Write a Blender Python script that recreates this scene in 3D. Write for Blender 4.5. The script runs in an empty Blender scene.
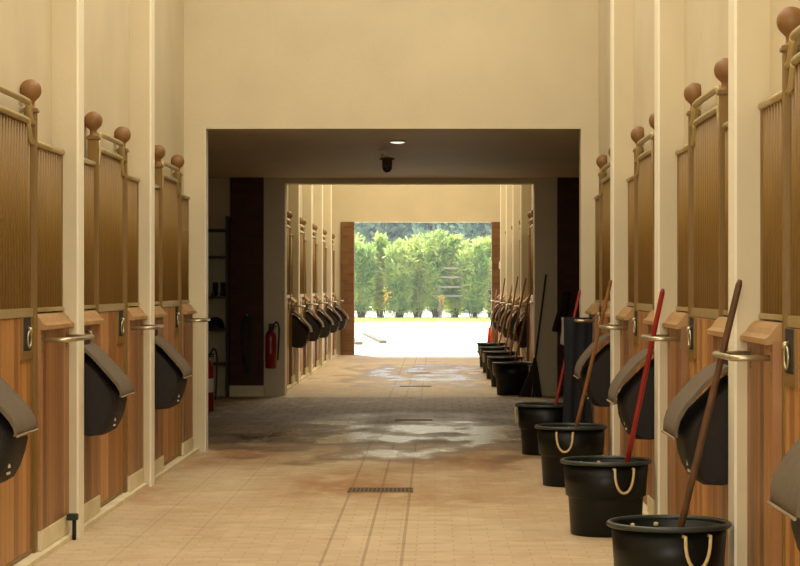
import bpy, bmesh, math, random
from mathutils import Vector, Matrix
random.seed(7)
PI = math.pi
S = bpy.context.scene
C = S.collection

# ------------------------------------------------------------------ camera
F = 2150.0
cd = bpy.data.cameras.new('camera'); cam = bpy.data.objects.new('camera', cd); C.objects.link(cam)
cam.location = (0, 0, 1.4); cam.rotation_euler = (PI/2, 0, 0)
cd.sensor_width = 36; cd.lens = F/800*36
cd.shift_x = -35/800; cd.shift_y = 4/800
cd.clip_start = 0.1; cd.clip_end = 600
S.camera = cam
S.view_settings.view_transform = 'Standard'; S.view_settings.look = 'None'
S.view_settings.gamma = 1; S.view_settings.exposure = 0.0; S.view_settings.use_curve_mapping = False
# ------------------------------------------------------------------ sky, sun, daylight
W = bpy.data.worlds.new('world'); S.world = W; W.use_nodes = True
wn = W.node_tree; wn.nodes.clear()
wo = wn.nodes.new('ShaderNodeOutputWorld'); wb = wn.nodes.new('ShaderNodeBackground')
sk = wn.nodes.new('ShaderNodeTexSky'); sk.sky_type = 'NISHITA'; sk.sun_disc = False
sk.sun_elevation = math.radians(62); sk.sun_rotation = math.radians(-20); sk.dust_density = 2.5
wn.links.new(sk.outputs[0], wb.inputs[0]); wn.links.new(wb.outputs[0], wo.inputs[0])
wb.inputs[1].default_value = 0.34
sd = bpy.data.lights.new('sun', 'SUN'); sd.energy = 9.5; sd.angle = math.radians(1.0); sd.color = (1, .95, .84)
sun = bpy.data.objects.new('sun', sd); C.objects.link(sun)
sun.rotation_euler = Vector((0.16, -0.50, -0.85)).to_track_quat('-Z', 'Y').to_euler()
def area(name, loc, direction, sx, sy, power, col):
    l = bpy.data.lights.new(name, 'AREA'); l.shape = 'RECTANGLE'; l.size = sx; l.size_y = sy
    l.energy = power; l.color = col
    o = bpy.data.objects.new(name, l); C.objects.link(o); o.location = loc
    o.rotation_euler = Vector(direction).to_track_quat('-Z', 'Y').to_euler()
    return o
WARM = (1.0, .90, .72)
area('near_skylight_daylight', (-.37, 11.0, 5.62), (0, 0, -1), 2.6, 13.0, 325, WARM)
area('rear_fill_daylight', (-.37, -3.9, 2.6), (0, 1, -.02), 3.2, 3.6, 400, WARM)  # added fill for camera-facing surfaces, from the unseen open end behind
area('far_skylight_daylight', (-.37, 36.5, 5.62), (0, 0, -1), 1.8, 13.0, 430, (1.0, .90, .68))

# ------------------------------------------------------------------ materials
def new_mat(name):
    m = bpy.data.materials.new(name); m.use_nodes = True
    nt = m.node_tree; return m, nt, nt.nodes['Principled BSDF']
def lin(c):
    return tuple(((v/255.0+.055)/1.055)**2.4 if v > 10 else v/255.0/12.92 for v in c) + (1,)
def mat(name, col, rough=.6, metal=0, var=.12, scale=6, stretch=(1,1,1), bump=0.0, bscale=None, spec=.5, obj=True):
    m, nt, b = new_mat(name); N, L = nt.nodes, nt.links
    tc = N.new('ShaderNodeTexCoord'); mp = N.new('ShaderNodeMapping'); mp.inputs['Scale'].default_value = stretch
    L.new(tc.outputs['Object'], mp.inputs[0])
    nz = N.new('ShaderNodeTexNoise'); nz.inputs['Scale'].default_value = scale; nz.inputs['Detail'].default_value = 4
    L.new(mp.outputs[0], nz.inputs['Vector'])
    cr = N.new('ShaderNodeValToRGB'); c = lin(col)
    cr.color_ramp.elements[0].position = .3; cr.color_ramp.elements[1].position = .7
    cr.color_ramp.elements[0].color = tuple(v*(1-var) for v in c[:3])+(1,)
    cr.color_ramp.elements[1].color = tuple(min(1, v*(1+var)) for v in c[:3])+(1,)
    L.new(nz.outputs[0], cr.inputs[0]); L.new(cr.outputs[0], b.inputs['Base Color'])
    b.inputs['Roughness'].default_value = rough; b.inputs['Metallic'].default_value = metal
    b.inputs['Specular IOR Level'].default_value = spec
    if bump:
        n2 = N.new('ShaderNodeTexNoise'); n2.inputs['Scale'].default_value = bscale or scale*5
        L.new(mp.outputs[0], n2.inputs['Vector'])
        bp = N.new('ShaderNodeBump'); bp.inputs['Strength'].default_value = bump; bp.inputs['Distance'].default_value = .01
        L.new(n2.outputs[0], bp.inputs['Height']); L.new(bp.outputs[0], b.inputs['Normal'])
    return m
def wood_mat(name, cols, board, rough=.45):
    """vertical boards laid along Y: one tone per board, grain running up"""
    m, nt, b = new_mat(name); N, L = nt.nodes, nt.links
    tc = N.new('ShaderNodeTexCoord'); sp = N.new('ShaderNodeSeparateXYZ'); L.new(tc.outputs['Object'], sp.inputs[0])
    dv = N.new('ShaderNodeMath'); dv.operation = 'DIVIDE'; dv.inputs[1].default_value = board; L.new(sp.outputs['Y'], dv.inputs[0])
    fl = N.new('ShaderNodeMath'); fl.operation = 'FLOOR'; L.new(dv.outputs[0], fl.inputs[0])
    oi = N.new('ShaderNodeObjectInfo'); ad = N.new('ShaderNodeMath'); ad.operation = 'MULTIPLY_ADD'
    L.new(oi.outputs['Random'], ad.inputs[0]); ad.inputs[1].default_value = 37.0; L.new(fl.outputs[0], ad.inputs[2])
    wnz = N.new('ShaderNodeTexWhiteNoise'); wnz.noise_dimensions = '1D'; L.new(ad.outputs[0], wnz.inputs['W'])
    mp = N.new('ShaderNodeMapping'); mp.inputs['Scale'].default_value = (1, 26, 1.3); L.new(tc.outputs['Object'], mp.inputs[0])
    nz = N.new('ShaderNodeTexNoise'); nz.inputs['Scale'].default_value = 3.0; nz.inputs['Detail'].default_value = 5
    L.new(mp.outputs[0], nz.inputs['Vector'])
    mx = N.new('ShaderNodeMath'); mx.operation = 'MULTIPLY_ADD'; L.new(wnz.outputs[0], mx.inputs[0]); mx.inputs[1].default_value = .55
    sc = N.new('ShaderNodeMath'); sc.operation = 'MULTIPLY'; sc.inputs[1].default_value = .5; L.new(nz.outputs[0], sc.inputs[0])
    L.new(sc.outputs[0], mx.inputs[2])
    cr = N.new('ShaderNodeValToRGB')
    cr.color_ramp.elements[0].position = .15; cr.color_ramp.elements[1].position = .85
    cr.color_ramp.elements[0].color = lin(cols[0]); cr.color_ramp.elements[1].color = lin(cols[2])
    e = cr.color_ramp.elements.new(.5); e.color = lin(cols[1])
    L.new(mx.outputs[0], cr.inputs[0]); L.new(cr.outputs[0], b.inputs['Base Color'])
    b.inputs['Roughness'].default_value = rough
    return m
M = {}
M['plaster'] = mat('cream_plaster', (214, 202, 172), .85, var=.06, scale=1.4, bump=.12, bscale=40)
M['pillar_edge'] = mat('pale_edge', (248, 243, 222), .5, var=.03, scale=3)  # paler tone for aisle-side pillar faces and the opening's edge
M['plinth'] = mat('plinth_paint', (222, 210, 175), .8, var=.12, scale=5)
M['ceiling'] = mat('passage_ceiling_paint', (222, 206, 170), .6, var=.04, scale=1)
M['brass'] = mat('brass_brown_paint', (134, 104, 50), .45, .1, var=.07, scale=4)
M['rail'] = mat('rail_brass_highlight', (184, 164, 112), .34, .3, var=.08, scale=8)  # light brass, made paler so the overhead highlight is in the colour
M['sheet'] = mat('brown_backing_sheet', (110, 84, 38), .55, .1, var=.05, scale=3)
M['steel'] = mat('dull_steel', (190, 180, 150), .3, .8, var=.08, scale=10)
M['iron'] = mat('cast_iron', (128, 110, 78), .7, .1, var=.2, scale=20)
M['ball'] = mat('turned_wood', (134, 96, 54), .5, var=.2, scale=12, stretch=(1, 1, .4))
M['door_wood'] = wood_mat('orange_boards', [(138, 92, 46), (176, 122, 64), (198, 148, 88)], .1067)
M['panel_wood'] = wood_mat('brown_boards', [(98, 66, 38), (142, 98, 56), (174, 126, 78)], .0875)
M['cap_wood'] = mat('cap_wood', (172, 132, 80), .45, var=.16, scale=10, stretch=(3, .6, 1))
M['groove'] = mat('dark_groove', (60, 38, 20), .9)
M['dark'] = mat('painted_recess_shade', (36, 26, 16), .9)
M['bag'] = mat('black_nylon', (30, 24, 21), .8, var=.15, scale=30, bump=.3, bscale=220)
M['flap'] = mat('taupe_canvas', (104, 92, 76), .85, var=.14, scale=22, stretch=(.6, 4, .6), bump=.3, bscale=150)
M['flap_edge'] = mat('flap_piping', (150, 130, 100), .8)
M['white_mark'] = mat('white_print', (226, 220, 206), .6)
M['bucket'] = mat('black_green_plastic', (9, 12, 10), .42, spec=.3, var=.25, scale=5)
M['bucket_rim'] = mat('worn_bucket_rim', (44, 50, 46), .4, var=.2, scale=9)
M['rope'] = mat('cream_rope', (214, 190, 136), .8, var=.1, scale=60)
M['handle_brown'] = mat('old_brown_handle', (98, 68, 42), .5, var=.3, scale=6, stretch=(6, 6, 1))
M['handle_tan'] = mat('tan_handle', (142, 96, 56), .45, var=.25, scale=6, stretch=(4, 4, 1))
M['handle_red'] = mat('red_handle', (150, 34, 28), .35, var=.12, scale=5)
M['bristle'] = mat('brown_bristle', (64, 52, 36), .9, var=.3, scale=40)
M['red_bristle'] = mat('red_bristle', (214, 74, 50), .7, var=.3, scale=30)
M['red'] = mat('extinguisher_red', (140, 20, 18), .3, var=.06)
M['black'] = mat('black_rubber', (20, 20, 20), .5)
M['navy'] = mat('navy_cloth', (19, 21, 30), .9, var=.25, scale=9, bump=.3, bscale=60)
M['grey_cloth'] = mat('grey_cloth', (120, 118, 112), .9, var=.15, scale=9)
M['green_cloth'] = mat('dark_green_hose', (30, 52, 38), .7)
M['white_box'] = mat('white_enamel', (232, 226, 206), .4)
M['shelf'] = mat('dark_shelf_board', (70, 54, 38), .7)
M['bark'] = mat('bark', (110, 92, 70), .9, var=.3, scale=20)
M['stone'] = mat('pale_stone', (128, 120, 104), .9)
M['yellow'] = mat('yellow_bloom', (238, 190, 60), .7)
M['roof'] = mat('roof_paint', (200, 188, 160), .9)
M['slat_wood'] = mat('grey_fence_wood', (176, 166, 146), .9)
m, nt, b = new_mat('camera_dome'); b.inputs['Base Color'].default_value = (.02, .02, .02, 1); b.inputs['Roughness'].default_value = .08; M['dome'] = m
m, nt, b = new_mat('lamp_glow'); b.inputs['Emission Color'].default_value = (1, .93, .75, 1); b.inputs['Emission Strength'].default_value = 1.3; M['lamp'] = m

def brick_mat(name, c1, c2, mortar, axis='XZ', sx=.22, sy=.065):
    m, nt, b = new_mat(name); N, L = nt.nodes, nt.links
    tc = N.new('ShaderNodeTexCoord'); sp = N.new('ShaderNodeSeparateXYZ'); cb = N.new('ShaderNodeCombineXYZ')
    L.new(tc.outputs['Object'], sp.inputs[0])
    ad = N.new('ShaderNodeMath'); L.new(sp.outputs['X'], ad.inputs[0]); L.new(sp.outputs['Y'], ad.inputs[1])
    L.new(ad.outputs[0], cb.inputs[0]); L.new(sp.outputs['Z'], cb.inputs[1])
    br = N.new('ShaderNodeTexBrick'); L.new(cb.outputs[0], br.inputs['Vector']); br.inputs['Scale'].default_value = 1
    br.inputs['Brick Width'].default_value = sx; br.inputs['Row Height'].default_value = sy; br.inputs['Mortar Size'].default_value = .006
    br.inputs['Color1'].default_value = lin(c1); br.inputs['Color2'].default_value = lin(c2); br.inputs['Mortar'].default_value = lin(mortar)
    L.new(br.outputs['Color'], b.inputs['Base Color']); b.inputs['Roughness'].default_value = .85
    return m
M['brick'] = brick_mat('brown_brick', (126, 88, 50), (104, 70, 40), (112, 86, 58))
M['brick_dark'] = brick_mat('dark_brown_brick', (84, 46, 34), (66, 38, 28), (70, 48, 38))

def leaf_mat(name, c1, c2, trans=.45):
    m, nt, b = new_mat(name); N, L = nt.nodes, nt.links
    g = N.new('ShaderNodeNewGeometry'); nz = N.new('ShaderNodeTexNoise'); nz.inputs['Scale'].default_value = 1.1; nz.inputs['Detail'].default_value = 6
    L.new(g.outputs['Position'], nz.inputs['Vector'])
    cr = N.new('ShaderNodeValToRGB'); cr.color_ramp.elements[0].position = .35; cr.color_ramp.elements[1].position = .65
    cr.color_ramp.elements[0].color = lin(c1); cr.color_ramp.elements[1].color = lin(c2)
    L.new(nz.outputs[0], cr.inputs[0]); L.new(cr.outputs[0], b.inputs['Base Color']); b.inputs['Roughness'].default_value = .45
    t = N.new('ShaderNodeBsdfTranslucent'); L.new(cr.outputs[0], t.inputs[0])
    mx = N.new('ShaderNodeMixShader'); mx.inputs[0].default_value = trans
    L.new(b.outputs[0], mx.inputs[1]); L.new(t.outputs[0], mx.inputs[2])
    L.new(mx.outputs[0], N['Material Output'].inputs[0])
    return m
M['leaf_a'] = leaf_mat('bright_leaf', (170, 198, 92), (238, 240, 150))
M['leaf_b'] = leaf_mat('mid_leaf', (150, 186, 96), (228, 236, 146))
M['leaf_c'] = leaf_mat('far_leaf', (104, 144, 122), (170, 200, 170), .4)

def floor_mat():
    m, nt, b = new_mat('paved_floor'); N, L = nt.nodes, nt.links
    def mth(op, a, b2=None, c=None):
        n = N.new('ShaderNodeMath'); n.operation = op
        for i, v in enumerate((a, b2, c)):
            if v is None: continue
            if isinstance(v, (int, float)): n.inputs[i].default_value = v
            else: L.new(v, n.inputs[i])
        return n.outputs[0]
    def ss(v, a, b2):
        n = N.new('ShaderNodeMapRange'); n.interpolation_type = 'SMOOTHSTEP'
        L.new(v, n.inputs[0]); n.inputs[1].default_value = a; n.inputs[2].default_value = b2; return n.outputs[0]
    def noise(vec, scale, detail=4):
        n = N.new('ShaderNodeTexNoise'); n.inputs['Scale'].default_value = scale; n.inputs['Detail'].default_value = detail
        L.new(vec, n.inputs['Vector']); return n.outputs[0]
    def mix(f, a, b2):
        n = N.new('ShaderNodeMix'); n.data_type = 'RGBA'
        if isinstance(f, (int, float)): n.inputs[0].default_value = f
        else: L.new(f, n.inputs[0])
        for k, v in ((6, a), (7, b2)):
            if isinstance(v, tuple): n.inputs[k].default_value = v
            else: L.new(v, n.inputs[k])
        return n.outputs[2]
    tc = N.new('ShaderNodeTexCoord'); P = tc.outputs['Object']
    sp = N.new('ShaderNodeSeparateXYZ'); L.new(P, sp.inputs[0]); X, Y = sp.outputs['X'], sp.outputs['Y']
    br = N.new('ShaderNodeTexBrick'); L.new(P, br.inputs['Vector']); br.inputs['Scale'].default_value = 1
    br.inputs['Brick Width'].default_value = .2; br.inputs['Row Height'].default_value = .1
    br.inputs['Mortar Size'].default_value = .005; br.inputs['Mortar Smooth'].default_value = .3
    br.inputs['Color1'].default_value = lin((210, 190, 156)); br.inputs['Color2'].default_value = lin((202, 182, 148)); br.inputs['Mortar'].default_value = lin((190, 168, 134))
    mp = N.new('ShaderNodeMapping'); mp.inputs['Scale'].default_value = (1, .5, 1); L.new(P, mp.inputs[0])
    blotch = noise(mp.outputs[0], .9, 8)
    stain_zone = mth('ADD', .3, mth('MULTIPLY', mth('MULTIPLY', ss(Y, 12.6, 14.6), mth('SUBTRACT', 1.0, ss(Y, 18.5, 19.5))), .7))
    col = mix(mth('MULTIPLY', ss(blotch, .36, .7), stain_zone), br.outputs['Color'], lin((168, 126, 82)))
    fine = noise(P, 9, 5)
    col = mix(mth('MULTIPLY', ss(fine, .5, .75), .35), col, lin((222, 204, 168)))
    # darker setts of the crossing passage (granite), stained round the drain
    setts = mth('MULTIPLY', ss(Y, 18.9, 19.5), mth('SUBTRACT', 1.0, ss(Y, 27.0, 27.7)))
    br2 = N.new('ShaderNodeTexBrick'); L.new(P, br2.inputs['Vector']); br2.inputs['Scale'].default_value = 1
    br2.inputs['Brick Width'].default_value = .2; br2.inputs['Row Height'].default_value = .42
    br2.inputs['Mortar Size'].default_value = .016; br2.inputs['Color1'].default_value = lin((138, 108, 72)); br2.inputs['Color2'].default_value = lin((112, 84, 54)); br2.inputs['Mortar'].default_value = lin((76, 56, 36))
    col = mix(mth('MULTIPLY', setts, .85), col, br2.outputs['Color'])
    mp3 = N.new('ShaderNodeMapping'); mp3.inputs['Scale'].default_value = (.8, 2.2, 1); L.new(P, mp3.inputs[0])
    streak = noise(mp3.outputs[0], 3.5, 8)
    col = mix(mth('MULTIPLY', ss(streak, .5, .68), .38), col, lin((172, 142, 100)))
    streak2 = noise(mp.outputs[0], 3.1, 8)
    col = mix(mth('MULTIPLY', ss(streak2, .52, .7), .35), col, lin((226, 208, 172)))
    # straight channel joints along the aisle
    ln = None
    for x0 in (-.579, -.368, -.171):
        d = mth('ABSOLUTE', mth('SUBTRACT', X, x0))
        k = mth('LESS_THAN', d, .009)
        ln = k if ln is None else mth('MAXIMUM', ln, k)
    for x0 in (-1.35, -1.66):
        k = mth('LESS_THAN', mth('ABSOLUTE', mth('SUBTRACT', X, x0)), .006)
        ln = mth('MAXIMUM', ln, mth('MULTIPLY', k, .5))
    col = mix(mth('MULTIPLY', ln, .42), col, lin((112, 82, 50)))
    # wet patches
    mp2 = N.new('ShaderNodeMapping'); mp2.inputs['Scale'].default_value = (1, .42, 1); mp2.inputs['Location'].default_value = (3.1, 1.3, 0); L.new(P, mp2.inputs[0])
    n1 = noise(mp2.outputs[0], 2.1, 8)
    def blob(cx, cy, rx, ry):
        a = mth('DIVIDE', mth('SUBTRACT', X, cx), rx); c2 = mth('DIVIDE', mth('SUBTRACT', Y, cy), ry)
        return mth('SUBTRACT', 1.0, mth('ADD', mth('MULTIPLY', a, a), mth('MULTIPLY', c2, c2)))
    bl = mth('MAXIMUM', blob(-.25, 20.3, 1.5, 2.6), blob(-.1, 34.2, 1.1, 4.2))
    bl = mth('MAXIMUM', bl, -4.0)
    wetv = mth('ADD', mth('MULTIPLY', bl, .40), mth('MULTIPLY', mth('SUBTRACT', n1, .5), 3.0))
    damp = ss(wetv, -.35, .1); wet = ss(wetv, .12, .5)
    damp2 = mth('MULTIPLY', ss(blob(-.3, 21.2, 3.4, 3.0), -.1, .5), .85)
    damp = mth('MAXIMUM', damp, mth('MULTIPLY', damp2, mth('ADD', .45, mth('MULTIPLY', ss(n1, .4, .55), .55))))
    dk = N.new('ShaderNodeMix'); dk.data_type = 'RGBA'; dk.blend_type = 'MULTIPLY'
    L.new(mth('MULTIPLY', damp, .8), dk.inputs[0]); L.new(col, dk.inputs[6]); dk.inputs[7].default_value = (.40, .32, .25, 1)
    L.new(dk.outputs[2], b.inputs['Base Color'])
    r = mth('SUBTRACT', .68, mth('MULTIPLY', damp, .18)); r = mth('MULTIPLY', r, mth('SUBTRACT', 1.0, mth('MULTIPLY', wet, .50)))
    L.new(r, b.inputs['Roughness'])
    bp = N.new('ShaderNodeBump'); bp.inputs['Distance'].default_value = .006
    h = mth('ADD', mth('MULTIPLY', br.outputs['Fac'], -.15), mth('MULTIPLY', fine, .8))
    L.new(h, bp.inputs['Height']); L.new(mth('MULTIPLY', mth('SUBTRACT', 1.0, wet), .45), bp.inputs['Strength'])
    L.new(bp.outputs[0], b.inputs['Normal'])
    return m
M['floor'] = floor_mat()
M['gravel'] = mat('pale_gravel', (226, 218, 192), .95, var=.1, scale=.8)

# ------------------------------------------------------------------ mesh helpers
def box(bm, x0, x1, y0, y1, z0, z1, bev=0):
    if x0 > x1: x0, x1 = x1, x0
    r = bmesh.ops.create_cube(bm, size=1)
    for v in r['verts']:
        v.co = Vector(((x0+x1)/2+v.co.x*(x1-x0), (y0+y1)/2+v.co.y*(y1-y0), (z0+z1)/2+v.co.z*(z1-z0)))
    if bev:
        es = list({e for v in r['verts'] for e in v.link_edges})
        bmesh.ops.bevel(bm, geom=es, offset=bev, segments=2, affect='EDGES')
def tube(bm, pts, r, seg=8, cap=True):
    pts = [Vector(p) for p in pts]; n = len(pts); rings = []
    rr = r if isinstance(r, (list, tuple)) else [r]*n
    prev = None
    for i, p in enumerate(pts):
        t = (pts[min(i+1, n-1)]-pts[max(i-1, 0)]).normalized()
        if prev is None:
            a = Vector((0, 0, 1)) if abs(t.z) < .9 else Vector((1, 0, 0))
            u = t.cross(a).normalized()
        else:
            u = (prev - t*prev.dot(t)).normalized()
        prev = u; v = t.cross(u)
        rings.append([bm.verts.new(p+(u*math.cos(2*PI*k/seg)+v*math.sin(2*PI*k/seg))*rr[i]) for k in range(seg)])
    for a, b2 in zip(rings, rings[1:]):
        for k in range(seg):
            f = bm.faces.new((a[k], a[(k+1) % seg], b2[(k+1) % seg], b2[k])); f.smooth = True
    if cap: bm.faces.new(rings[0][::-1]); bm.faces.new(rings[-1])
def lathe(bm, prof, c=(0, 0, 0), seg=20, smooth=True, closed=True, sx=1, sy=1):
    rings = []
    for r, z in prof:
        rings.append([bm.verts.new((c[0]+r*sx*math.cos(2*PI*k/seg), c[1]+r*sy*math.sin(2*PI*k/seg), c[2]+z)) for k in range(seg)])
    for a, b2 in zip(rings, rings[1:]):
        for k in range(seg):
            f = bm.faces.new((a[k], a[(k+1) % seg], b2[(k+1) % seg], b2[k])); f.smooth = smooth
    if closed: bm.faces.new(rings[0][::-1]); bm.faces.new(rings[-1])
def prism(bm, poly, y0, y1):
    """poly in (x,z), extruded along y"""
    a = [bm.verts.new((x, y0, z)) for x, z in poly]; b2 = [bm.verts.new((x, y1, z)) for x, z in poly]
    n = len(poly)
    for k in range(n): bm.faces.new((a[k], a[(k+1) % n], b2[(k+1) % n], b2[k]))
    bm.faces.new(a[::-1]); bm.faces.new(b2)
def bez(pts, n=6):
    """round the corners of a polyline with Catmull-Rom"""
    P = [Vector(p) for p in pts]; out = []
    for i in range(len(P)-1):
        p0, p1, p2, p3 = P[max(i-1, 0)], P[i], P[i+1], P[min(i+2, len(P)-1)]
        for k in range(n):
            t = k/n
            out.append(.5*((2*p1)+(p2-p0)*t+(2*p0-5*p1+4*p2-p3)*t*t+(3*p1-p0-3*p2+p3)*t**3))
    out.append(P[-1]); return out
def build(name, bm, mats, parent=None, **props):
    bmesh.ops.recalc_face_normals(bm, faces=bm.faces)
    me = bpy.data.meshes.new(name); bm.to_mesh(me); bm.free()
    for m in (mats if isinstance(mats, (list, tuple)) else [mats]): me.materials.append(m)
    o = bpy.data.objects.new(name, me); C.objects.link(o)
    if parent: o.parent = parent
    for k, v in props.items(): o[k] = v
    return o
def thing(name, loc=(0, 0, 0), rz=0):
    o = bpy.data.objects.new(name, None); C.objects.link(o); o.location = loc; o.rotation_euler = (0, 0, rz); o.empty_display_size = .1
    return o
def tag(o, label, cat, group=None):
    o['label'] = label; o['category'] = cat
    if group: o['group'] = group
    return o
def copy_tree(o, parent=None):
    c = o.copy(); C.objects.link(c)
    if parent: c.parent = parent
    for ch in list(o.children): copy_tree(ch, c)
    return c
def struct(name, bm, m):
    return build(name, bm, m, kind='structure')
B = bmesh.new

# ------------------------------------------------------------------ setting
XL, XR = -1.99, 1.244            # corridor faces of the pillars
XLF = -1.97                      # left face in the far aisle
NEAR = [6.05, 9.12, 12.19, 15.26]          # far edges of the near pillars
FAR = [28.05, 31.3, 34.55, 37.8, 41.05]    # starts of the far bays
bm = B(); box(bm, -5.2, 4.6, -4.0, 44.45, -.15, 0); struct('floor', bm, M['floor'])
bm = B(); box(bm, -70, 70, 44.45, 190, -.16, -.012); struct('floor_yard', bm, M['gravel'])
bm = B(); box(bm, XL-.30, XL-.15, -4, 18.33, 0, 5.7); struct('wall_left', bm, M['plaster'])
bm = B(); box(bm, XR+.15, XR+.30, -4, 18.33, 0, 5.7); struct('wall_right', bm, M['plaster'])
bm = B()
box(bm, -5.2, -1.962, 18.33, 18.53, 0, 5.7); box(bm, XR, 4.6, 18.33, 18.53, 0, 5.7)
box(bm, -1.962, XR, 18.33, 18.53, 2.75, 5.7)
struct('wall_front', bm, M['plaster'])
bm = B(); box(bm, -5.2, 4.6, 18.53, 27.62, 2.80, 2.95); struct('ceiling', bm, M['ceiling'])
bm = B(); box(bm, -5.2, -5.0, 18.53, 27.62, 0, 2.8); struct('wall_passage_left', bm, M['plaster'])
bm = B(); box(bm, 4.4, 4.6, 18.53, 27.62, 0, 2.8); struct('wall_passage_right', bm, M['plaster'])
bm = B()
box(bm, -5.2, -1.93, 27.62, 28.05, 0, 5.7); box(bm, 1.28, 4.6, 27.62, 28.05, 0, 5.7)
box(bm, -1.93, 1.28, 27.62, 28.05, 2.735, 5.7)
struct('wall_inner', bm, M['plaster'])
bm = B(); box(bm, XLF-.30, XLF-.15, 28.05, 44.3, 0, 5.7); struct('wall_far_left', bm, M['plaster'])
bm = B(); box(bm, XR+.15, XR+.30, 28.05, 44.3, 0, 5.7); struct('wall_far_right', bm, M['plaster'])
bm = B()
box(bm, -9, -1.94, 44.3, 44.62, 0, 5.7); box(bm, 1.34, 8, 44.3, 44.62, 0, 5.7); box(bm, -1.94, 1.34, 44.3, 44.62, 2.74, 5.7)
struct('wall_end', bm, M['plaster'])
bm = B(); box(bm, -3, 2.2, -4, 18.53, 5.7, 5.85); struct('ceiling_near', bm, M['roof'])
bm = B(); box(bm, -3, 2.2, 27.6, 44.6, 5.7, 5.85); struct('ceiling_far', bm, M['roof'])
bm = B(); box(bm, -1.94, -1.669, 44.24, 44.66, 0, 2.74); struct('trim_1', bm, M['brick'])
bm = B(); box(bm, 1.17, 1.34, 44.24, 44.66, 0, 2.74); struct('trim_2', bm, M['brick'])
bm = B(); box(bm, -2.62, -2.2, 27.5, 27.62, .14, 2.8); struct('trim_3', bm, M['brick_dark'])
bm = B(); box(bm, -2.63, -2.19, 27.49, 27.62, 0, .14); struct('baseboard_left', bm, M['plinth'])
bm = B(); box(bm, 1.57, 2.0, 27.5, 27.62, 0, 2.8); struct('trim_4', bm, M['brick_dark'])
n = 5
def pillar(s, x0, yfar):
    global n
    bm = B()
    box(bm, x0+s*.012, x0+s*.2, yfar-.18, yfar, 0, 5.7)
    nf = len(bm.faces)
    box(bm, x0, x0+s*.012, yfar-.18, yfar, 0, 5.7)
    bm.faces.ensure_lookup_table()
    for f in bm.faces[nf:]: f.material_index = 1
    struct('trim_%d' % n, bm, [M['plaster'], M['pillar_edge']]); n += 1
for y in NEAR[1:]:
    pillar(-1, XL, y); pillar(1, XR, y)
for y in FAR[1:]:
    pillar(-1, XLF, y); pillar(1, XR, y)
for s, x0, y0, y1 in ((-1, XL, 6.05, 18.33), (1, XR, 6.05, 18.33), (-1, XLF, 28.05, 44.3), (1, XR, 28.05, 44.3)):
    bm = B(); box(bm, x0+s*.02, x0+s*.149, y0, y1, 0, .028); struct('trim_%d' % n, bm, M['plinth']); n += 1
# pale corner strip of the front opening
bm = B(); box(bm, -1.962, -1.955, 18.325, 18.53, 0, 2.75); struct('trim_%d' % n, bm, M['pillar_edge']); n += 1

# ------------------------------------------------------------------ stall fronts
def planks(bm, s, w0, w1, y0, y1, z0, z1, board):
    k = math.floor(y0/board)
    while k*board < y1-1e-4:
        a, b2 = max(y0, k*board), min(y1, (k+1)*board); k += 1
        if b2-a < .012: continue
        box(bm, s*w0, s*w1, a+.003, b2-.003, z0, z1)
def hump(y0, y1, zl, zh, w):
    d = .11; m = (y0+y1)/2
    return [(w, y0, zl), (w, y0+.03, zl+.006), (w, y0+.055, zl+.22*(zh-zl)), (w, y0+.105, zh-.018), (w, y0+.15, zh), (w, m, zh+.003),
            (w, y1-.15, zh), (w, y1-.105, zh-.018), (w, y1-.055, zl+.22*(zh-zl)), (w, y1-.03, zl+.006), (w, y1, zl)]
def prof_z(y, y0, y1, zl, zh):
    t = min(y-y0, y1-y)
    t = max(0, min(1, (t-.03)/.10)); t = t*t*(3-2*t)
    return zl+(zh-zl)*t
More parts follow.
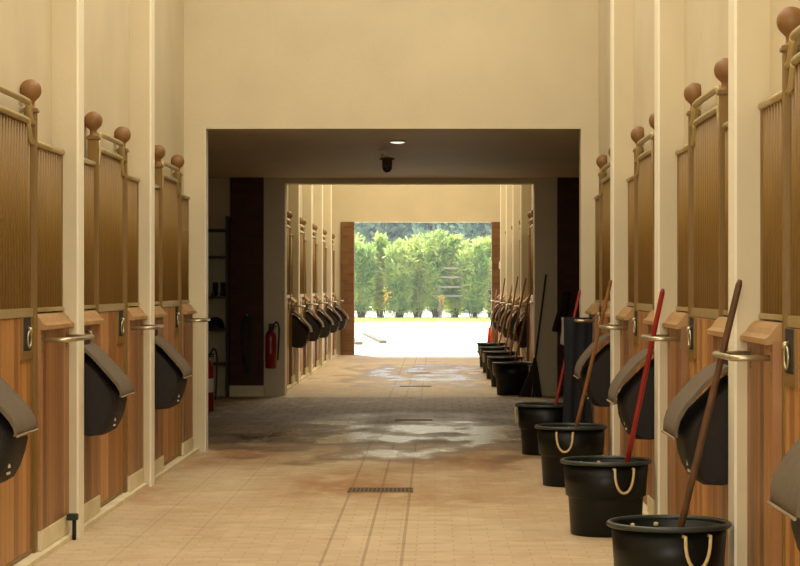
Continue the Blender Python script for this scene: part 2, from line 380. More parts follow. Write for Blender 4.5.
def make_stall(s, L, rail=True, fp=.71, G=.10):
    """local x = 0 at the corridor face of the pillars, s points into the wall; y runs down the aisle"""
    R = thing('stall_front')
    p2 = L-fp; p1 = p2-1.22
    for py in (p1, p2):
        bm = B(); box(bm, s*(G-.031), s*(G+.031), py-.031, py+.031, .028, 2.30, .004)
        po = build('post', bm, M['brass'], R)
        bm = B(); box(bm, s*(G-.04), s*(G+.04), py-.04, py+.04, 2.30, 2.318, .004); build('post_cap', bm, M['brass'], po)
        bm = B()
        pr = [(.038, 2.317), (.038, 2.323), (.024, 2.330), (.021, 2.345), (.022, 2.358)]
        for k in range(1, 13):
            a = -PI/2+.42+(PI-.42)*k/12
            pr.append((max(.001, .057*math.cos(a)), 2.417+.057*math.sin(a)))
        lathe(bm, pr, (s*G, py, 0), 20); build('ball_finial', bm, M['ball'], po)
    def grille(name, y0, y1, arch):
        bm = B(); yy = y0+.028
        while yy < y1-.01:
            zt = prof_z(yy, y0, y1, 2.14, 2.245) if arch else 2.14
            tube(bm, [(s*G, yy, 1.285), (s*G, yy, zt)], .013, 8); yy += .072
        g = build(name, bm, M['brass'], R)
        bm = B(); a = []; N_ = 24 if arch else 1
        for side, w in ((0, G+.014), (1, G+.02)):
            for k in range(N_+1):
                yk = y0+(y1-y0)*k/N_
                zt = prof_z(yk, y0, y1, 2.135, 2.24) if arch else 2.135
                a.append((bm.verts.new((s*w, yk, 1.28)), bm.verts.new((s*w, yk, zt))))
        for side in (0, 1):
            o_ = side*(N_+1)
            for k in range(N_): bm.faces.new((a[o_+k][0], a[o_+k+1][0], a[o_+k+1][1], a[o_+k][1]))
        for k in range(N_): bm.faces.new((a[k][1], a[k+1][1], a[N_+1+k+1][1], a[N_+1+k][1]))
        build('backing_sheet', bm, M['sheet'], g)  # added sheet, stands in for the dim stall interior behind the bars
        bm = B(); z0 = 1.245 if arch else 1.268
        box(bm, s*(G-.02), s*(G+.02), y0, y1, z0, 1.292, .003); build('lower_rail', bm, M['rail'], g)
        bm = B()
        if arch: tube(bm, bez(hump(y0, y1, 2.145, 2.25, s*(G-.010)), 3), .018)
        else:
            tube(bm, [(s*(G-.006), y0, 2.15), (s*(G-.006), y1, 2.15)], .018)
        build('top_rail', bm, M['rail'], g)
        if arch:
            bm = B(); tube(bm, bez(hump(y0, y1, 2.245, 2.345, s*(G-.014)), 3), .018); build('arched_rail', bm, M['rail'], g)
        else:
            bm = B()
            e = y1-.012 if y1 > p2+.1 else y0+.012
            box(bm, s*(G-.012), s*(G+.012), e-.012, e+.012, 1.28, 2.165); build('end_bar', bm, M['brass'], g)
        return g
    grille('side_grille', .005, p1-.031, False)
    grille('door_grille', p1+.031, p2-.031, True)
    grille('side_grille', p2+.031, L-.005, False)
    # door
    y0, y1 = p1+.037, p2-.037
    bm = B(); planks(bm, s, .088, .120, y0+.03, y1-.02, .045, 1.243, .1067)
    nf = len(bm.faces); box(bm, s*.100, s*.118, y0, y1, .045, 1.243)
    bm.faces.ensure_lookup_table()
    for f in bm.faces[nf:]: f.material_index = 1
    dr = build('door', bm, [M['door_wood'], M['groove']], R)
    bm = B()
    for (a, b2, c, d) in ((y0, y0+.03, .04, 1.245), (y1-.022, y1, .04, 1.245), (y0+.031, y1-.023, .035, .055)):
        box(bm, s*.084, s*.124, a, b2, c, d)
    build('door_frame', bm, M['brass'], dr)
    bm = B(); ly0, ly1 = y1-.30, y1-.02
    box(bm, s*.078, s*.09, ly0, ly1, 1.03, 1.075); box(bm, s*.0785, s*.09, ly0+.0005, ly0+.035, 1.075, 1.243); box(bm, s*.0785, s*.09, ly1-.02, ly1-.0005, 1.075, 1.243)
    build('latch_frame', bm, M['brass'], dr)
    bm = B(); box(bm, s*.084, s*.0875, ly0+.035, ly1-.02, 1.075, 1.243); build('latch_shade_plate', bm, M['dark'], dr)  # flat plate; the shade inside the latch opening is its dark colour
    bm = B(); cy = (ly0+ly1)/2+.03
    tube(bm, [(s*.074, cy+.045*math.sin(2*PI*k/16), 1.135+.042*math.cos(2*PI*k/16)) for k in range(17)], .006, 6, False)
    tube(bm, [(s*.086, cy, 1.19), (s*.066, cy, 1.185), (s*.066, cy, 1.17)], .011, 6)
    build('latch_ring', bm, M['steel'], dr)
    for (a, b2) in ((.0, p1-.036), (p2+.036, L)):
        bm = B(); planks(bm, s, .055, .085, a+.002, b2-.002, .135, 1.19, .0875)
        for e0, e1 in ((a+.0005, a+.022), (b2-.022, b2-.0005)): box(bm, s*.0545, s*.122, e0, e1, .134, 1.191)
        nf = len(bm.faces); box(bm, s*.066, s*.09, a+.01, b2-.01, .136, 1.189)
        bm.faces.ensure_lookup_table()
        for f in bm.faces[nf:]: f.material_index = 1
        sp_ = build('side_panel', bm, [M['panel_wood'], M['groove']], R)
        bm = B(); prism(bm, [(s*x, z) for x, z in ((.098, 1.262), (.080, 1.258), (.062, 1.238), (.046, 1.215), (.034, 1.205), (.024, 1.200), (.022, 1.180), (.030, 1.176), (.056, 1.180), (.098, 1.185))], a+.002, b2+.0)
        build('wood_cap', bm, M['cap_wood'], sp_)
        bm = B(); box(bm, s*.05, s*.12, a+.001, b2, .028, .134, .004); build('plinth', bm, M['plinth'], R)
    if rail:
        a, b2 = p2+.075, L-.09; z = 1.125; o_ = -.095; r = .03
        pts = [(.055, a, z), (o_+r, a, z), (o_+r*.3, a+r*.3, z), (o_, a+r, z), (o_, b2-r, z), (o_+r*.3, b2-r*.3, z), (o_+r, b2, z), (.055, b2, z)]
        bm = B(); tube(bm, [(s*x, y, zz) for x, y, zz in pts], .0125, 8)
        rl = build('blanket_rail', bm, M['steel'], R)
        for yy in (a, b2):
            bm = B(); box(bm, s*.049, s*.0555, yy-.012, yy+.012, 1.065, 1.15, .002); build('rail_plate', bm, M['brass'], rl)
    return R
G_ST = 'wood and brass stall fronts along the aisle'
near_l = ['first stall front on the left, cut off by the left picture edge',
          'second stall front from the camera on the left side of the near aisle',
          'third stall front on the left of the near aisle, last before the dark crossing passage']
near_r = ['stall front at the right picture edge, with the largest wooden ball finial',
          'second stall front from the right picture edge, behind the brown handle of the nearest bucket',
          'third stall front from the right picture edge, beside the bucket with the stout red handle',
          'last stall front on the right of the near aisle, where the navy cloth hangs']
words = ['first', 'second', 'third', 'fourth', 'fifth']
far_l = ['%s stall front past the crossing passage on the left side of the far aisle' % w for w in words]
far_r = ['%s stall front past the crossing passage on the right side of the far aisle' % w for w in words]
def place_stalls(s, x0, L, ys, labels, rail=True, fp=.71, G=.10):
    proto = make_stall(s, L, rail, fp, G)
    for i, (y, lb) in enumerate(zip(ys, labels)):
        o = proto if i == 0 else copy_tree(proto)
        o.location = (x0, y, 0); tag(o, lb, 'stall front', G_ST)
place_stalls(-1, XL, 2.89, NEAR[1:2], near_l[:1], fp=.90)
place_stalls(-1, XL, 2.89, NEAR[2:], near_l[1:])
place_stalls(1, XR, 2.89, NEAR, near_r, G=.12)
place_stalls(-1, XLF, 3.07, FAR, far_l)
place_stalls(1, XR, 3.07, FAR, far_r, G=.12)

# ------------------------------------------------------------------ hanging bags
def make_bag(s, bulge, width=.46, depth=1.0, seed=0):
    """origin on the panel face; s*x negative = out into the aisle. u = distance out from the panel"""
    R = thing('hanging_bag'); rnd = random.Random(seed)
    def X(u): return -s*u*depth
    body = [(.004, 1.0), (.06, .965), (.13, .90), (.20, .82), (.232, .775), (.236, .73), (.226, .67), (.205, .61), (.175, .56), (.14, .537), (.07, .532), (.004, .545)]
    bm = B(); secs = []; N_ = 9
    for k in range(N_):
        t = k/(N_-1); y = width*t; e = math.sin(PI*min(1, max(0, t)))**.25 if 0 < t < 1 else .0
        e = .86+.14*e
        cu, cz = .0, .76
        sec = []
        for (u, z) in body:
            uu = u*e*(1+rnd.uniform(-.03, .03)) if u > .01 else u
            zz = cz+(z-cz)*(e*.5+.5)+rnd.uniform(-.004, .004)
            sec.append(bm.verts.new((X(uu), y+rnd.uniform(-.003, .003), zz)))
        secs.append(sec)
    for a, b2 in zip(secs, secs[1:]):
        for k in range(len(a)):
            f = bm.faces.new((a[k], a[(k+1) % len(a)], b2[(k+1) % len(a)], b2[k])); f.smooth = True
    bm.faces.new(secs[0][::-1]); bm.faces.new(secs[-1])
    bd = build('bag_body', bm, M['bag'], R)
    # flap: thick cover that slopes out from the panel and turns down
    b_ = bulge
    fl = [(.0, 1.06), (.045, 1.052), (.085, 1.033), (.14, .99), (.19, .935), (.232, .885), (.262, .835), (.274, .79), (.277, .745)] if bulge else \
        [(.0, 1.075), (.05, 1.045), (.10, .998), (.15, .945), (.20, .89), (.238, .845), (.256, .815), (.262, .79), (.262, .765)]
    th = .016; bm = B(); secs = []
    N_ = 11
    for k in range(N_):
        t = k/(N_-1); y = -.012+(width+.024)*t
        sag = .010*math.sin(PI*t)
        up = [(u, z-sag+rnd.uniform(-.0025, .0025)) for u, z in fl]
        lo = [(u-.008, z-th) for u, z in up[::-1]]
        lo[0] = (up[-1][0]-.014, up[-1][1]-.002)
        secs.append([bm.verts.new((X(u), y, z)) for u, z in up+lo])
    for a, b2 in zip(secs, secs[1:]):
        for k in range(len(a)):
            f = bm.faces.new((a[k], a[(k+1) % len(a)], b2[(k+1) % len(a)], b2[k])); f.smooth = True
    bm.faces.new(secs[0][::-1]); bm.faces.new(secs[-1])
    fp = build('flap', bm, M['flap'], R, label='taupe canvas flap')
    bm = B(); tube(bm, [(X(u+.004), y, z) for (u, z, y) in [(fl[-1][0], fl[-1][1]-.002, -.012+(width+.024)*k/6) for k in range(7)]], .0055, 6)
    build('piping', bm, M['flap_edge'], fp)
    bm = B(); box(bm, X(0), X(.02), .06, width-.06, 1.03, 1.10, .003); build('hanging_strap', bm, M['bag'], R)
    bm = B(); tube(bm, [(X(.012), .10, 1.09), (X(.03), .10, 1.105), (X(.03), .10, 1.125), (X(.0), .10, 1.13)], .006, 6)
    tube(bm, [(X(.012), width-.10, 1.09), (X(.03), width-.10, 1.105), (X(.03), width-.10, 1.125), (X(.0), width-.10, 1.13)], .006, 6)
    build('hook', bm, M['steel'], R)
    bm = B()
    for (yy, zz) in ((-.0035+.02, .60), (.012, .63)):
        pass
    box(bm, X(.205), X(.211), .10, .13, .62, .645); box(bm, X(.198), X(.204), .10, .16, .59, .60)
    build('small_label', bm, M['white_mark'], bd)
    return R
G_BAG = 'black flapped bags hanging on the stalls'
def place_bags(s, x0, ys, labels, bulge, off, depth=1.0, seed=0):
    proto = make_bag(s, bulge, depth=depth, seed=seed)
    for i, (y, lb) in enumerate(zip(ys, labels)):
        o = proto if i == 0 else copy_tree(proto)
        dz = (0, .012, -.01, .008, -.006)[i % 5]
        o.location = (x0+s*.054, y+off, dz); o.scale = (1, 1, 1); tag(o, lb, 'bag', G_BAG)
place_bags(-1, XL, NEAR[1:], ['black bag with grey flap at the left picture edge, on the first left stall',
                              'black bag with grey flap hanging beyond the first left pillar, on the second left stall',
                              'black bag with grey flap on the third left stall, next before the passage'], .0, .04, seed=1)
place_bags(1, XR, NEAR, ['black bag with grey flap cut off at the right picture edge, lower right corner',
                         'large black bag with curved grey flap behind the brown handle of the nearest bucket',
                         'black bag with grey flap behind the stout red handle',
                         'black bag with grey flap behind the tan handle, beside the navy cloth'], .03, .04, seed=2)
place_bags(-1, XLF, FAR, ['%s hanging bag from the passage on the left of the far aisle' % w for w in words], .0, 2.34, seed=3)
place_bags(1, XR, FAR, ['%s hanging bag from the passage on the right of the far aisle' % w for w in words], .02, 2.34, depth=.62, seed=4)

# ------------------------------------------------------------------ buckets
def make_bucket():
    R = thing('bucket')
    bm = B()
    prof = [(.196, 0), (.200, .006), (.212, .205), (.216, .215), (.228, .222), (.240, .405), (.232, .405), (.218, .225), (.204, .205), (.190, .018), (.001, .014)]
    lathe(bm, [(.001, 0)]+prof, (0, 0, 0), 40, closed=False)
    bd = build('bucket_body', bm, M['bucket'], R)
    bm = B()
    pr = [(.248+.013*math.cos(a), .412+.012*math.sin(a)) for a in [2*PI*k/10 for k in range(11)]]
    lathe(bm, pr, (0, 0, 0), 44, closed=False); build('rim', bm, M['bucket_rim'], R)
    for sg in (1, -1):
        bm = B(); pts = []
        for k in range(13):
            t = -1+2*k/12; x = .058*(1-abs(t)**3*.10)*t/.9 if False else .058*math.sin(t*PI/2)
            z = .385-.135*math.cos(t*PI/2)**.8
            rr = .2445-.01*(1-abs(t))+.012
            pts.append((x, -sg*math.sqrt(rr*rr-x*x), z))
        pts = [(pts[0][0], pts[0][1]*.90, .385)]+pts+[(pts[-1][0], pts[-1][1]*.90, .385)]
        tube(bm, pts, .0075, 7)
        for q in (-1, 1): lathe(bm, [(.001, -.01), (.011, -.006), (.011, .006), (.001, .01)], (q*.056, -sg*.222, .385), 8)
        build('rope_handle', bm, M['rope'], R, label='cream rope handle')
    return R
bproto = make_bucket()
G_BK = 'black muck buckets on the right of the aisle'
bk = [(.976, 8.97, 22, 1.0, 'nearest black bucket with cream rope handle, cut off at the bottom of the picture'),
      (.969, 12.20, 20, 1.0, 'second black bucket from the camera, the one with the stout red handle in it'),
      (.962, 15.20, -14, 1.0, 'third black bucket from the camera, the one with the tan handle in it'),
      (.93, 18.02, 75, 1.0, 'fourth black bucket, at the front wall corner below the navy cloth'),
      (1.005, 27.95, 70, 1.0, 'first bucket past the crossing passage, largest of the far aisle row'),
      (.99, 30.2, 65, 1.0, 'second bucket of the far aisle row, right behind the largest one'),
      (.985, 32.75, 80, 1.0, 'third bucket of the far aisle row'),
      (.985, 35.2, 60, 1.0, 'fourth bucket of the far aisle row'),
      (.985, 37.6, 75, 1.0, 'fifth bucket of the far aisle row, farthest one near the bright doorway')]
for i, (x, y, a, sc, lb) in enumerate(bk):
    o = bproto if i == 0 else copy_tree(bproto)
    o.location = (x, y, .001); o.rotation_euler = (0, 0, math.radians(a)); tag(o, lb, 'bucket', G_BK)

# ------------------------------------------------------------------ brooms standing in the buckets
def tool(px_bottom, px_top, yb, yt, rim_y, r, hm, label, name='broom', group=None, z0=.07):
    """handle through two picture rays taken at real distances, ending in a small brush head on the bucket floor"""
    def pt(p, y): return Vector(((p[0]-435)*y/F, y, 1.4-(p[1]-287)*y/F))
    a, b2 = pt(px_bottom, yb), pt(px_top, yt)
    t = (z0-a.z)/(b2.z-a.z); foot = a+(b2-a)*t
    R = thing(name, foot); d = b2-foot
    bm = B(); tube(bm, [Vector((0, 0, .0)), d*.33, d*.66, d*.985, d], [r*1.08, r, r, r*.95, r*.6], 10)
    build('handle', bm, hm, R)
    bm = B(); box(bm, -.06, .06, -.035, .035, -.02, .02, .006); build('brush_head', bm, M['handle_brown'], R)
    bm = B()
    for i in range(9):
        for j in range(4):
            x, y = -.052+i*.013, -.026+j*.017
            tube(bm, [(x, y, -.019), (x*1.05, y*1.1, -.046)], .004, 4)
    build('bristles', bm, M['bristle'], R)
    tag(R, label, 'broom', group or 'handled tools standing in the buckets')
    return R
tool((682, 522), (740, 280), 8.97, 8.72, 0, .0145, M['handle_brown'], 'brown wooden handled broom in the nearest bucket, leaning by the right pillar')
tool((628, 458), (663, 289), 12.12, 11.80, 0, .0145, M['handle_red'], 'stout red handled broom in the second bucket')
tool((578, 420), (611, 280), 15.18, 14.90, 0, .0135, M['handle_tan'], 'tan wooden handled broom in the third bucket')
tool((555, 408), (580, 290), 18.0, 17.98, 0, .0125, M['handle_red'], 'thin red handled broom in the fourth bucket, beside the navy cloth')
for i, (pb, ptp, y) in enumerate((((516, 358), (534, 277), 28.2), ((511, 352), (526, 278), 30.3), ((506, 346), (518, 276), 32.8), ((500, 340), (514, 279), 35.2), ((496, 336), (505, 278), 37.6))):
    tool(pb, ptp, y, y-.1, 0, .0135, M['handle_tan'], '%s broom of the far aisle row counted from the passage, standing in a bucket' % words[i])

# straw-dark broom standing on the passage floor against the right jamb
R = thing('witch_broom', (1.27, 27.44, 0))
bm = B(); tube(bm, [(.0, 0, .38), (.07, .0, .95), (.15, .03, 1.56)], .013, 8); build('handle', bm, M['bristle'], R)
bm = B(); rnd = random.Random(4)
for k in range(90):
    a = rnd.uniform(-1, 1); b2 = rnd.uniform(-1, 1)
    tube(bm, [(.005+a*.012, b2*.012, .50), (-.01+a*.06, b2*.03, .3), (-.06+a*.15, b2*.045, .0)], .005, 4)
build('twig_brush', bm, M['bristle'], R)
tag(R, 'dark twig broom standing on the floor against the right jamb of the passage', 'broom')
# red brush at the far doorway
R = thing('red_brush', (1.06, 41.5, 0))
bm = B(); tube(bm, [(0, 0, .55), (.08, .05, 1.0), (.14, .08, 1.35)], .014, 8); build('handle', bm, M['handle_tan'], R)
bm = B()
for k in range(50):
    a = rnd.uniform(-1, 1); b2 = rnd.uniform(-1, 1)
    tube(bm, [(a*.02, b2*.02, .62), (a*.04, b2*.03, .4), (a*.085, b2*.05, .0)], .007, 4)
build('bristle_fan', bm, M['red_bristle'], R)
tag(R, 'red bristled brush standing by the bright doorway behind the last bucket', 'broom')

# ------------------------------------------------------------------ cloths on the last right rail
def cloth(name, x0, x1, y0, y1, ztop, zbot, m, label, fold=.015, taper=.0, skew=0):
    bm = B(); nx, nz = 14, 26; grid = {}
    for f_, y in ((0, y0), (1, y1)):
        for j in range(nz+1):
            t = j/nz
            for i in range(nx+1):
                u = i/nx
                w = (x1-x0)*(1-taper*t); xx = x0+(x1-x0)*.5+(u-.5)*w-skew*t+math.sin(t*5+u*2)*.006
                ww = math.sin(u*PI*5+t*1.5)*fold*(.3+.7*t)+math.sin(t*9+u*3)*.004
                ed = math.sqrt(max(0, 1-(2*u-1)**2))*.5+.5
                yy = (y0+y1)/2+(y-(y0+y1)/2)*ed+ww
                zz = ztop-(ztop-zbot)*t-(.012*math.sin(u*7) if j else 0)
                if j == 0: yy = (y0+y1)/2+(y-(y0+y1)/2)*.35
                if j == 1: zz = ztop-.012
                grid[f_, j, i] = bm.verts.new((xx, yy, zz))
    def q(a, b2, c, d):
        f = bm.faces.new((a, b2, c, d)); f.smooth = True
    for f_ in (0, 1):
        for j in range(nz):
            for i in range(nx): q(grid[f_, j, i], grid[f_, j, i+1], grid[f_, j+1, i+1], grid[f_, j+1, i])
    for i in range(nx):
        q(grid[0, 0, i], grid[0, 0, i+1], grid[1, 0, i+1], grid[1, 0, i]); q(grid[0, nz, i], grid[0, nz, i+1], grid[1, nz, i+1], grid[1, nz, i])
    for j in range(nz):
        q(grid[0, j, 0], grid[0, j+1, 0], grid[1, j+1, 0], grid[1, j, 0]); q(grid[0, j, nx], grid[0, j+1, nx], grid[1, j+1, nx], grid[1, j, nx])
    o = build(name, bm, m); tag(o, label, 'cloth'); return o
cloth('blanket', 1.055, 1.285, 17.60, 17.67, 1.15, .14, M['navy'], 'long navy horse blanket hanging over the last rail on the right', .032)
cloth('towel', 1.045, 1.16, 17.80, 17.84, 1.148, .93, M['grey_cloth'], 'small grey towel over the same rail, just left of the navy blanket')
# dark coat on the passage wall
cloth('coat', 1.62, 1.72, 27.36, 27.46, 1.34, .84, M['bag'], 'dark coat hanging in the passage against the brown right wall', .016, -1.1, .07)

# ------------------------------------------------------------------ dome camera and ceiling lamp
R = thing('security_camera', (-.49, 22.0, 2.8))
bm = B(); lathe(bm, [(.045, 0), (.045, -.02), (.03, -.03), (.02, -.035)], (-.05, 0, 0), 18); build('ceiling_mount', bm, M['white_box'], R)
bm = B(); tube(bm, [(-.05, 0, -.02), (-.045, 0, -.06), (.0, 0, -.075), (.005, 0, -.09)], .016, 8); build('arm', bm, M['rail'], R)
bm = B(); lathe(bm, [(.02, -.07), (.075, -.082), (.078, -.095), (.052, -.10), (.05, -.175)], (0, 0, 0), 20); build('housing', bm, M['shelf'], R)
bm = B(); lathe(bm, [(.05*math.cos(a), -.175-.055*math.sin(a)) for a in [PI/2*k/8 for k in range(8)]]+[(.001, -.23)], (0, 0, 0), 20, closed=False); build('dome', bm, M['dome'], R)
tag(R, 'dark dome security camera hanging from the passage ceiling', 'security camera')
R = thing('ceiling_lamp', (-.36, 20.6, 2.8))
ll = area('ceiling_lamp_light', (0, 0, -.035), (0, 0, -1), .12, .12, 10, (1, .93, .75)); ll.parent = R
bm = B(); lathe(bm, [(.085, 0), (.085, -.012), (.07, -.014), (.07, 0)], (0, 0, 0), 24); build('lamp_ring', bm, M['steel'], R)
bm = B(); lathe(bm, [(.068, -.002), (.066, -.018), (.03, -.024), (.001, -.025)], (0, 0, 0), 24, closed=False); build('diffuser', bm, M['lamp'], R)
tag(R, 'small round lamp flush on the passage ceiling ahead of the camera dome', 'lamp')

# ------------------------------------------------------------------ drains
def drain(x0, x1, y, label, d=.16):
    R = thing('drain_grate', ((x0+x1)/2, y, 0)); w = (x1-x0)/2
    bm = B(); box(bm, -w, w, -d/2, -d/2+.012, .001, .006); box(bm, -w, w, d/2-.012, d/2, .001, .006); box(bm, -w, -w+.012, -d/2, d/2, .001, .006); box(bm, w-.012, w, -d/2, d/2, .001, .006)
    build('frame', bm, M['iron'], R)
    bm = B(); box(bm, -w+.012, w-.012, -d/2+.012, d/2-.012, .0005, .002); build('sump', bm, M['shelf'], R)
    bm = B(); k = -w+.03
    while k < w-.02: box(bm, k-.005, k+.005, -d/2+.01, d/2-.01, .002, .0055); k += .028
    build('bars', bm, M['iron'], R)
    tag(R, label, 'drain', 'drain grates along the aisle')
drain(-.60, -.15, 14.8, 'drain grate in the middle of the near aisle floor', .30)
drain(-.42, -.02, 22.6, 'drain grate in the wet dark passage floor')
drain(-.5, -.05, 30.3, 'drain grate just past the passage in the far aisle floor')
drain(-.45, -.08, 35.0, 'most distant drain grate, in the bright far aisle floor')

# ------------------------------------------------------------------ fire extinguishers
def extinguisher(loc, h, label, wall=False):
    R = thing('fire_extinguisher', loc)
    bm = B(); r = .07
    lathe(bm, [(r*.8, 0), (r, .012), (r, h*.78), (r*.9, h*.85), (r*.55, h*.92), (.022, h*.95)], (0, 0, 0), 20); cy = build('cylinder', bm, M['red'], R)
    bm = B(); lathe(bm, [(r+.0015, h*.35), (r+.0015, h*.6)], (0, 0, 0), 20, closed=False); build('paper_band', bm, M['white_mark'] if not wall else M['red'], cy)
    bm = B(); lathe(bm, [(.02, h*.94), (.024, h*1.0), (.015, h*1.02)], (0, 0, 0), 12); box(bm, -.012, .075, -.012, .012, h*1.02, h*1.05, .003); box(bm, -.012, .07, -.008, .008, h*.985, h*1.0)
    build('valve', bm, M['black'], R)
    bm = B(); tube(bm, bez([(.02, 0, h*1.0), (.07, 0, h*1.14), (.105, 0, h*1.0), (.10, 0, h*.6), (.09, 0, h*.2)], 5), .011, 8); build('hose', bm, M['black'], R)
    if wall:
        bm = B(); box(bm, -.035, .035, .06, .14, h*.5, h*1.1); build('wall_bracket', bm, M['black'], R)
    tag(R, label, 'fire extinguisher'); return R
extinguisher((-2.10, 27.49, .36), .52, 'red fire extinguisher with looped hose hung on the jamb left of the far aisle', True)
extinguisher((-2.56, 24.2, 0), .62, 'red fire extinguisher standing on the floor behind the left edge of the passage')
# hose coil hanging on the dark brown pillar
R = thing('hanging_hose', (-2.40, 27.42, 0))
bm = B()
for k in range(3):
    tube(bm, bez([(-.05-.01*k, .0+.018*k, .92), (-.045, .018*k, .62-.05*k), (0, .018*k, .42-.07*k), (.05, .018*k, .62), (.05+.008*k, .018*k, .92), (0, .018*k, 1.02), (-.05-.01*k, .018*k, .92)], 5), .013, 6)
build('hose_coil', bm, M['green_cloth'], R)
bm = B(); tube(bm, [(0, .08, 1.03), (0, -.01, 1.03), (0, -.02, 1.06)], .008, 6); build('hook', bm, M['steel'], R)
tag(R, 'dark green hose looped on a hook on the brown brick pillar', 'hose')

# ------------------------------------------------------------------ shelving in the dark alcove
R = thing('shelving_unit', (-3.15, 27.4, 0))
bm = B()
for z in (.42, .86, 1.27, 1.78, 2.12): box(bm, -.5, .5, -.17, .17, z-.015, z+.015)
sh = build('shelf_boards', bm, M['shelf'], R)
bm = B()
for x in (-.51, .51): box(bm, x-.012, x+.012, -.18, .18, 0, 2.3)
build('side_frame', bm, M['shelf'], R)
tag(R, 'dark open shelving unit in the unlit left alcove of the passage', 'shelving')
def boot(x, z, label, k):
    bm = B()
    tube(bm, bez([(0, .05, .0+.022), (0, -.02, .03), (0, -.10, .03), (0, -.15, .026)], 3), [.03]*4+[.032]*3+[.028]*2+[.02], 10)
    tube(bm, [(0, .03, .04), (0, .035, .11), (0, .04, .17)], [.032, .034, .036], 10)
    o = build('boot', bm, M['black']); o.location = (x, 27.38, z); tag(o, label, 'boot', 'dark things on the alcove shelves')
boot(-2.80, 1.287, 'black boot on the middle shelf in the dark alcove, left one of two', 0)
boot(-2.70, 1.287, 'black boot on the middle shelf in the dark alcove, next to the brown pillar', 1)
def helmet(x, z, label, m):
    bm = B(); lathe(bm, [(.11, 0), (.112, .03), (.10, .08), (.07, .12), (.03, .138), (.001, .14)], (0, 0, 0), 20, closed=False, sy=1.15)
    box(bm, -.07, .07, -.19, -.10, .0, .012, .004)
    o = build('riding_helmet', bm, m); o.location = (x, 27.42, z); tag(o, label, 'helmet', 'dark things on the alcove shelves')
helmet(-2.80, .877, 'black riding helmet on the lower alcove shelf', M['black'])
def jar(x, z, label):
    R = thing('jar', (x, 27.32, z))
    bm = B(); lathe(bm, [(.035, 0), (.04, .01), (.04, .1), (.03, .12)], (0, 0, 0), 14); build('jar_body', bm, M['steel'], R)
    bm = B(); lathe(bm, [(.032, .12), (.032, .14)], (0, 0, 0), 14); build('lid', bm, M['black'], R)
    tag(R, label, 'jar')
jar(-2.92, .877, 'small pale jar beside the riding helmet on the alcove shelf')

# ------------------------------------------------------------------ small things
R = thing('electrical_box', (1.38, 44.2, 1.85))
R.location = (1.36, 43.2, 1.84)
bm = B(); box(bm, -.07, .034, -.06, .06, -.08, .08, .008); build('casing', bm, M['white_box'], R)
bm = B(); box(bm, -.075, -.069, -.04, .04, -.05, .05, .002); build('cover', bm, M['white_box'], R)
tag(R, 'small white box on the right wall beside the bright doorway', 'electrical box')
R = thing('floor_bolt', (-1.985, 11.9, 0))
bm = B(); tube(bm, [(-.012, 0, .0), (-.012, 0, .12)], .011, 8); build('bolt_rod', bm, M['black'], R)
bm = B(); box(bm, -.05, .008, -.03, .03, .11, .145, .004); build('bolt_plate', bm, M['black'], R)
tag(R, 'small black floor bolt at the foot of the first left pillar', 'bolt')

# ------------------------------------------------------------------ outside: kerb stones, hedge, fence, trees
def kerb(p0, p1, label):
    bm = B(); a, b2 = Vector(p0), Vector(p1); d = (b2-a).normalized(); nrm = Vector((-d.y, d.x, 0))*.09
    for z0, z1 in ((0, .1),):
        vs = [bm.verts.new(q+Vector((0, 0, z))) for z in (-.01, .055) for q in (a-nrm, b2-nrm, b2+nrm, a+nrm)]
        for f in ((0, 1, 2, 3), (4, 5, 6, 7), (0, 1, 5, 4), (1, 2, 6, 5), (2, 3, 7, 6), (3, 0, 4, 7)): bm.faces.new([vs[i] for i in f])
    o = build('kerb_stone', bm, M['stone']); tag(o, label, 'kerb', 'kerb stones in the bright yard'); return o
kerb((-2.05, 63.5, 0), (-1.3, 54.0, 0), 'longer pale kerb stone lying in the bright yard past the doorway')
kerb((-2.3, 58.0, 0), (-1.85, 52.5, 0), 'shorter pale kerb stone left of the other at the doorway edge')

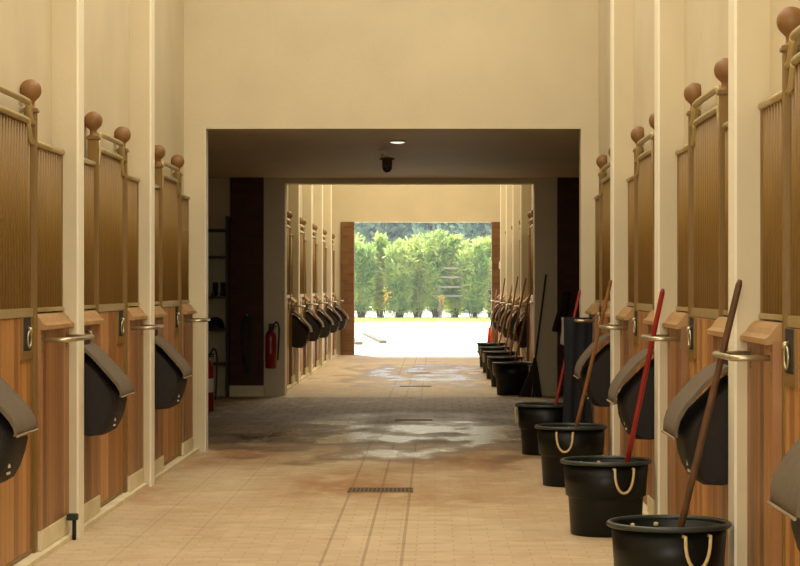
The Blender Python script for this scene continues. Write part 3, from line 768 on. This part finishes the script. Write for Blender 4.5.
def leaves(bm_list, rnd, c, rad, count, ln, wd, droop=0):
    V, Fc = bm_list
    for _ in range(count):
        while True:
            p = Vector((rnd.uniform(-1, 1), rnd.uniform(-1, 1), rnd.uniform(-1, 1)))
            if p.length <= 1: break
        p = Vector((p.x*rad[0], p.y*rad[1], p.z*rad[2]))+c
        d = Vector((rnd.gauss(0, 1), rnd.gauss(0, 1), rnd.gauss(.6, 1))).normalized()
        s_ = d.cross(Vector((rnd.gauss(0, 1), rnd.gauss(0, 1), rnd.gauss(0, 1)))).normalized()
        l = ln*rnd.uniform(.7, 1.3); w = wd*rnd.uniform(.7, 1.3); i = len(V)
        V += [p, p+d*l*.5+s_*w, p+d*l, p+d*l*.5-s_*w]; Fc.append((i, i+1, i+2, i+3))
def plant(name, x, y, h, spread, m, label, cat, group, stems=9, per=260, ln=.16, wd=.022, seed=0, tall=False):
    rnd = random.Random(seed); R = thing(name, (x, y, 0)); V, Fc = [], []
    bm = B()
    for k in range(stems):
        a = rnd.uniform(0, 2*PI); q = math.sqrt(rnd.random())*spread
        hh = h*rnd.uniform(.78, 1.05)*(1-.18*(q/spread)**2)
        base = Vector((math.cos(a)*q*.25, math.sin(a)*q*.25, 0)); top = Vector((math.cos(a)*q, math.sin(a)*q, hh))
        mid = (base+top)*.5+Vector((math.cos(a), math.sin(a), 0))*q*.05
        tube(bm, [base, mid, top], [.025*h/3.5, .018*h/3.5, .006], 5)
        z0 = .17 if not tall else .35
        for t in range(10):
            f = z0+(1-z0)*(t+.5)/10; pnt = base.lerp(mid, f*2) if f < .5 else mid.lerp(top, f*2-1)
            leaves((V, Fc), rnd, pnt, (spread*.30, spread*.30, h*.075), per//10, ln, wd)
    build('stems', bm, M['bark'], R)
    me = bpy.data.meshes.new('foliage'); me.from_pydata([tuple(v) for v in V], [], Fc); me.update(); me.materials.append(m)
    fo = bpy.data.objects.new('foliage', me); C.objects.link(fo); fo.parent = R
    tag(R, label, cat, group); return R
hx = []
hs = [3.5, 3.9, 3.45, 3.75, 3.3, 3.6, 3.95, 3.5, 3.3, 3.6, 3.85, 3.45]
for i in range(12):
    hx.append((-4.75+i*.80, 92.2+(.9 if i % 2 else 0)+.25*math.sin(i*2.3), hs[i], .60+.06*math.sin(i*1.7)))
ordw = ['first', 'second', 'third', 'fourth', 'fifth', 'sixth', 'seventh', 'eighth', 'ninth', 'tenth', 'eleventh', 'twelfth']
hl = ['green shrub of the hedge beyond the yard, %s from the left' % w for w in ordw]
for i, ((x, y, h, sp), lb) in enumerate(zip(hx, hl)):
    plant('shrub', x, y, h, sp, M['leaf_a' if i % 2 else 'leaf_b'], lb, 'shrub', 'shrubs of the hedge beyond the yard', stems=24, per=330, ln=.26, wd=.042, seed=20+i)
# yellow flowers low in the hedge
for i, (x, z, lb) in enumerate(((-2.05, 1.0, 'left one of two small yellow flower heads low in the hedge'), (.28, .75, 'right one of two small yellow flower heads low in the hedge'))):
    bm = B(); rnd = random.Random(50+i)
    tube(bm, [(0, 0, 0), (.02, 0, z*.6), (0, 0, z)], .012, 5); nf = len(bm.faces)
    for k in range(26):
        bmesh.ops.create_icosphere(bm, subdivisions=1, radius=.04, matrix=Matrix.Translation((rnd.gauss(0, .08), rnd.gauss(0, .08), z+rnd.gauss(0, .16))))
    bm.faces.ensure_lookup_table()
    for f in bm.faces[nf:]: f.material_index = 1
    o = build('yellow_flower', bm, [M['bark'], M['yellow']]); o.location = (x, 90.9, 0); tag(o, lb, 'flower', 'yellow flowers by the hedge')
# grass at the hedge foot, spread wider to give the hedge's dark shade band
V, Fc = [], []; rnd = random.Random(9)
for k in range(16000):
    x, y = rnd.uniform(-7, 6), 90+rnd.gauss(0, 2.2); h = rnd.uniform(.05, .16); a = rnd.uniform(0, PI); i = len(V)
    V += [(x-.02*math.cos(a), y-.02*math.sin(a), -.012), (x+.02*math.cos(a), y+.02*math.sin(a), -.012), (x+rnd.gauss(0, .03), y+rnd.gauss(0, .03), h)]; Fc.append((i, i+1, i+2))
me = bpy.data.meshes.new('grass'); me.from_pydata(V, [], Fc); me.materials.append(M['leaf_b'])
g = bpy.data.objects.new('grass', me); C.objects.link(g); g['kind'] = 'stuff'; tag(g, 'low grass at the foot of the hedge, spread out for its band of shade', 'grass')
# rail fence behind the hedge
R = thing('rail_fence', (0, 92.15, 0))
for k in range(2):
    bm = B(); box(bm, .14+k*2.9, .26+k*2.9, -.06, .06, -.012, 2.3); build('post', bm, M['slat_wood'], R)
for z in (1.02, 1.4, 1.82, 2.2):
    bm = B(); box(bm, -.1, 4.6, -.10, -.06, z-.045, z+.045); build('rail', bm, M['slat_wood'], R)
tag(R, 'grey wooden rail fence seen through the right part of the hedge', 'fence')
for i, (x, y, h, sp, lb) in enumerate(((-7.5, 122, 8.5, 2.6, 'bluish tree at the far left beyond the hedge'), (-2.9, 131, 9.5, 2.6, 'bluish green tree behind the left half of the hedge'), (1.2, 119, 8.8, 2.4, 'dark tree behind the middle of the hedge'),
                                       (4.9, 129, 9.2, 2.6, 'dark tree behind the right end of the hedge'), (8.6, 122, 8.6, 2.4, 'tree beyond the hedge hidden by the right jamb'))):
    plant('tree', x, y, h, sp, M['leaf_c'], lb, 'tree', 'trees beyond the hedge', stems=34, per=420, ln=.5, wd=.13, seed=70+i)

# scatter volume added over the yard for its white, hazy glare
hz = bpy.data.materials.new('yard_glare_haze'); hz.use_nodes = True; hn = hz.node_tree; hn.nodes.remove(hn.nodes['Principled BSDF'])
vs = hn.nodes.new('ShaderNodeVolumeScatter'); vs.inputs['Density'].default_value = .0019; vs.inputs['Anisotropy'].default_value = .3
hn.links.new(vs.outputs[0], hn.nodes['Material Output'].inputs['Volume'])
bm = B(); box(bm, -14, 13, 48, 118, .01, 9); hzo = build('haze', bm, hz); hzo['kind'] = 'stuff'; tag(hzo, 'thin haze volume added for the bright glare over the sunlit yard', 'haze')
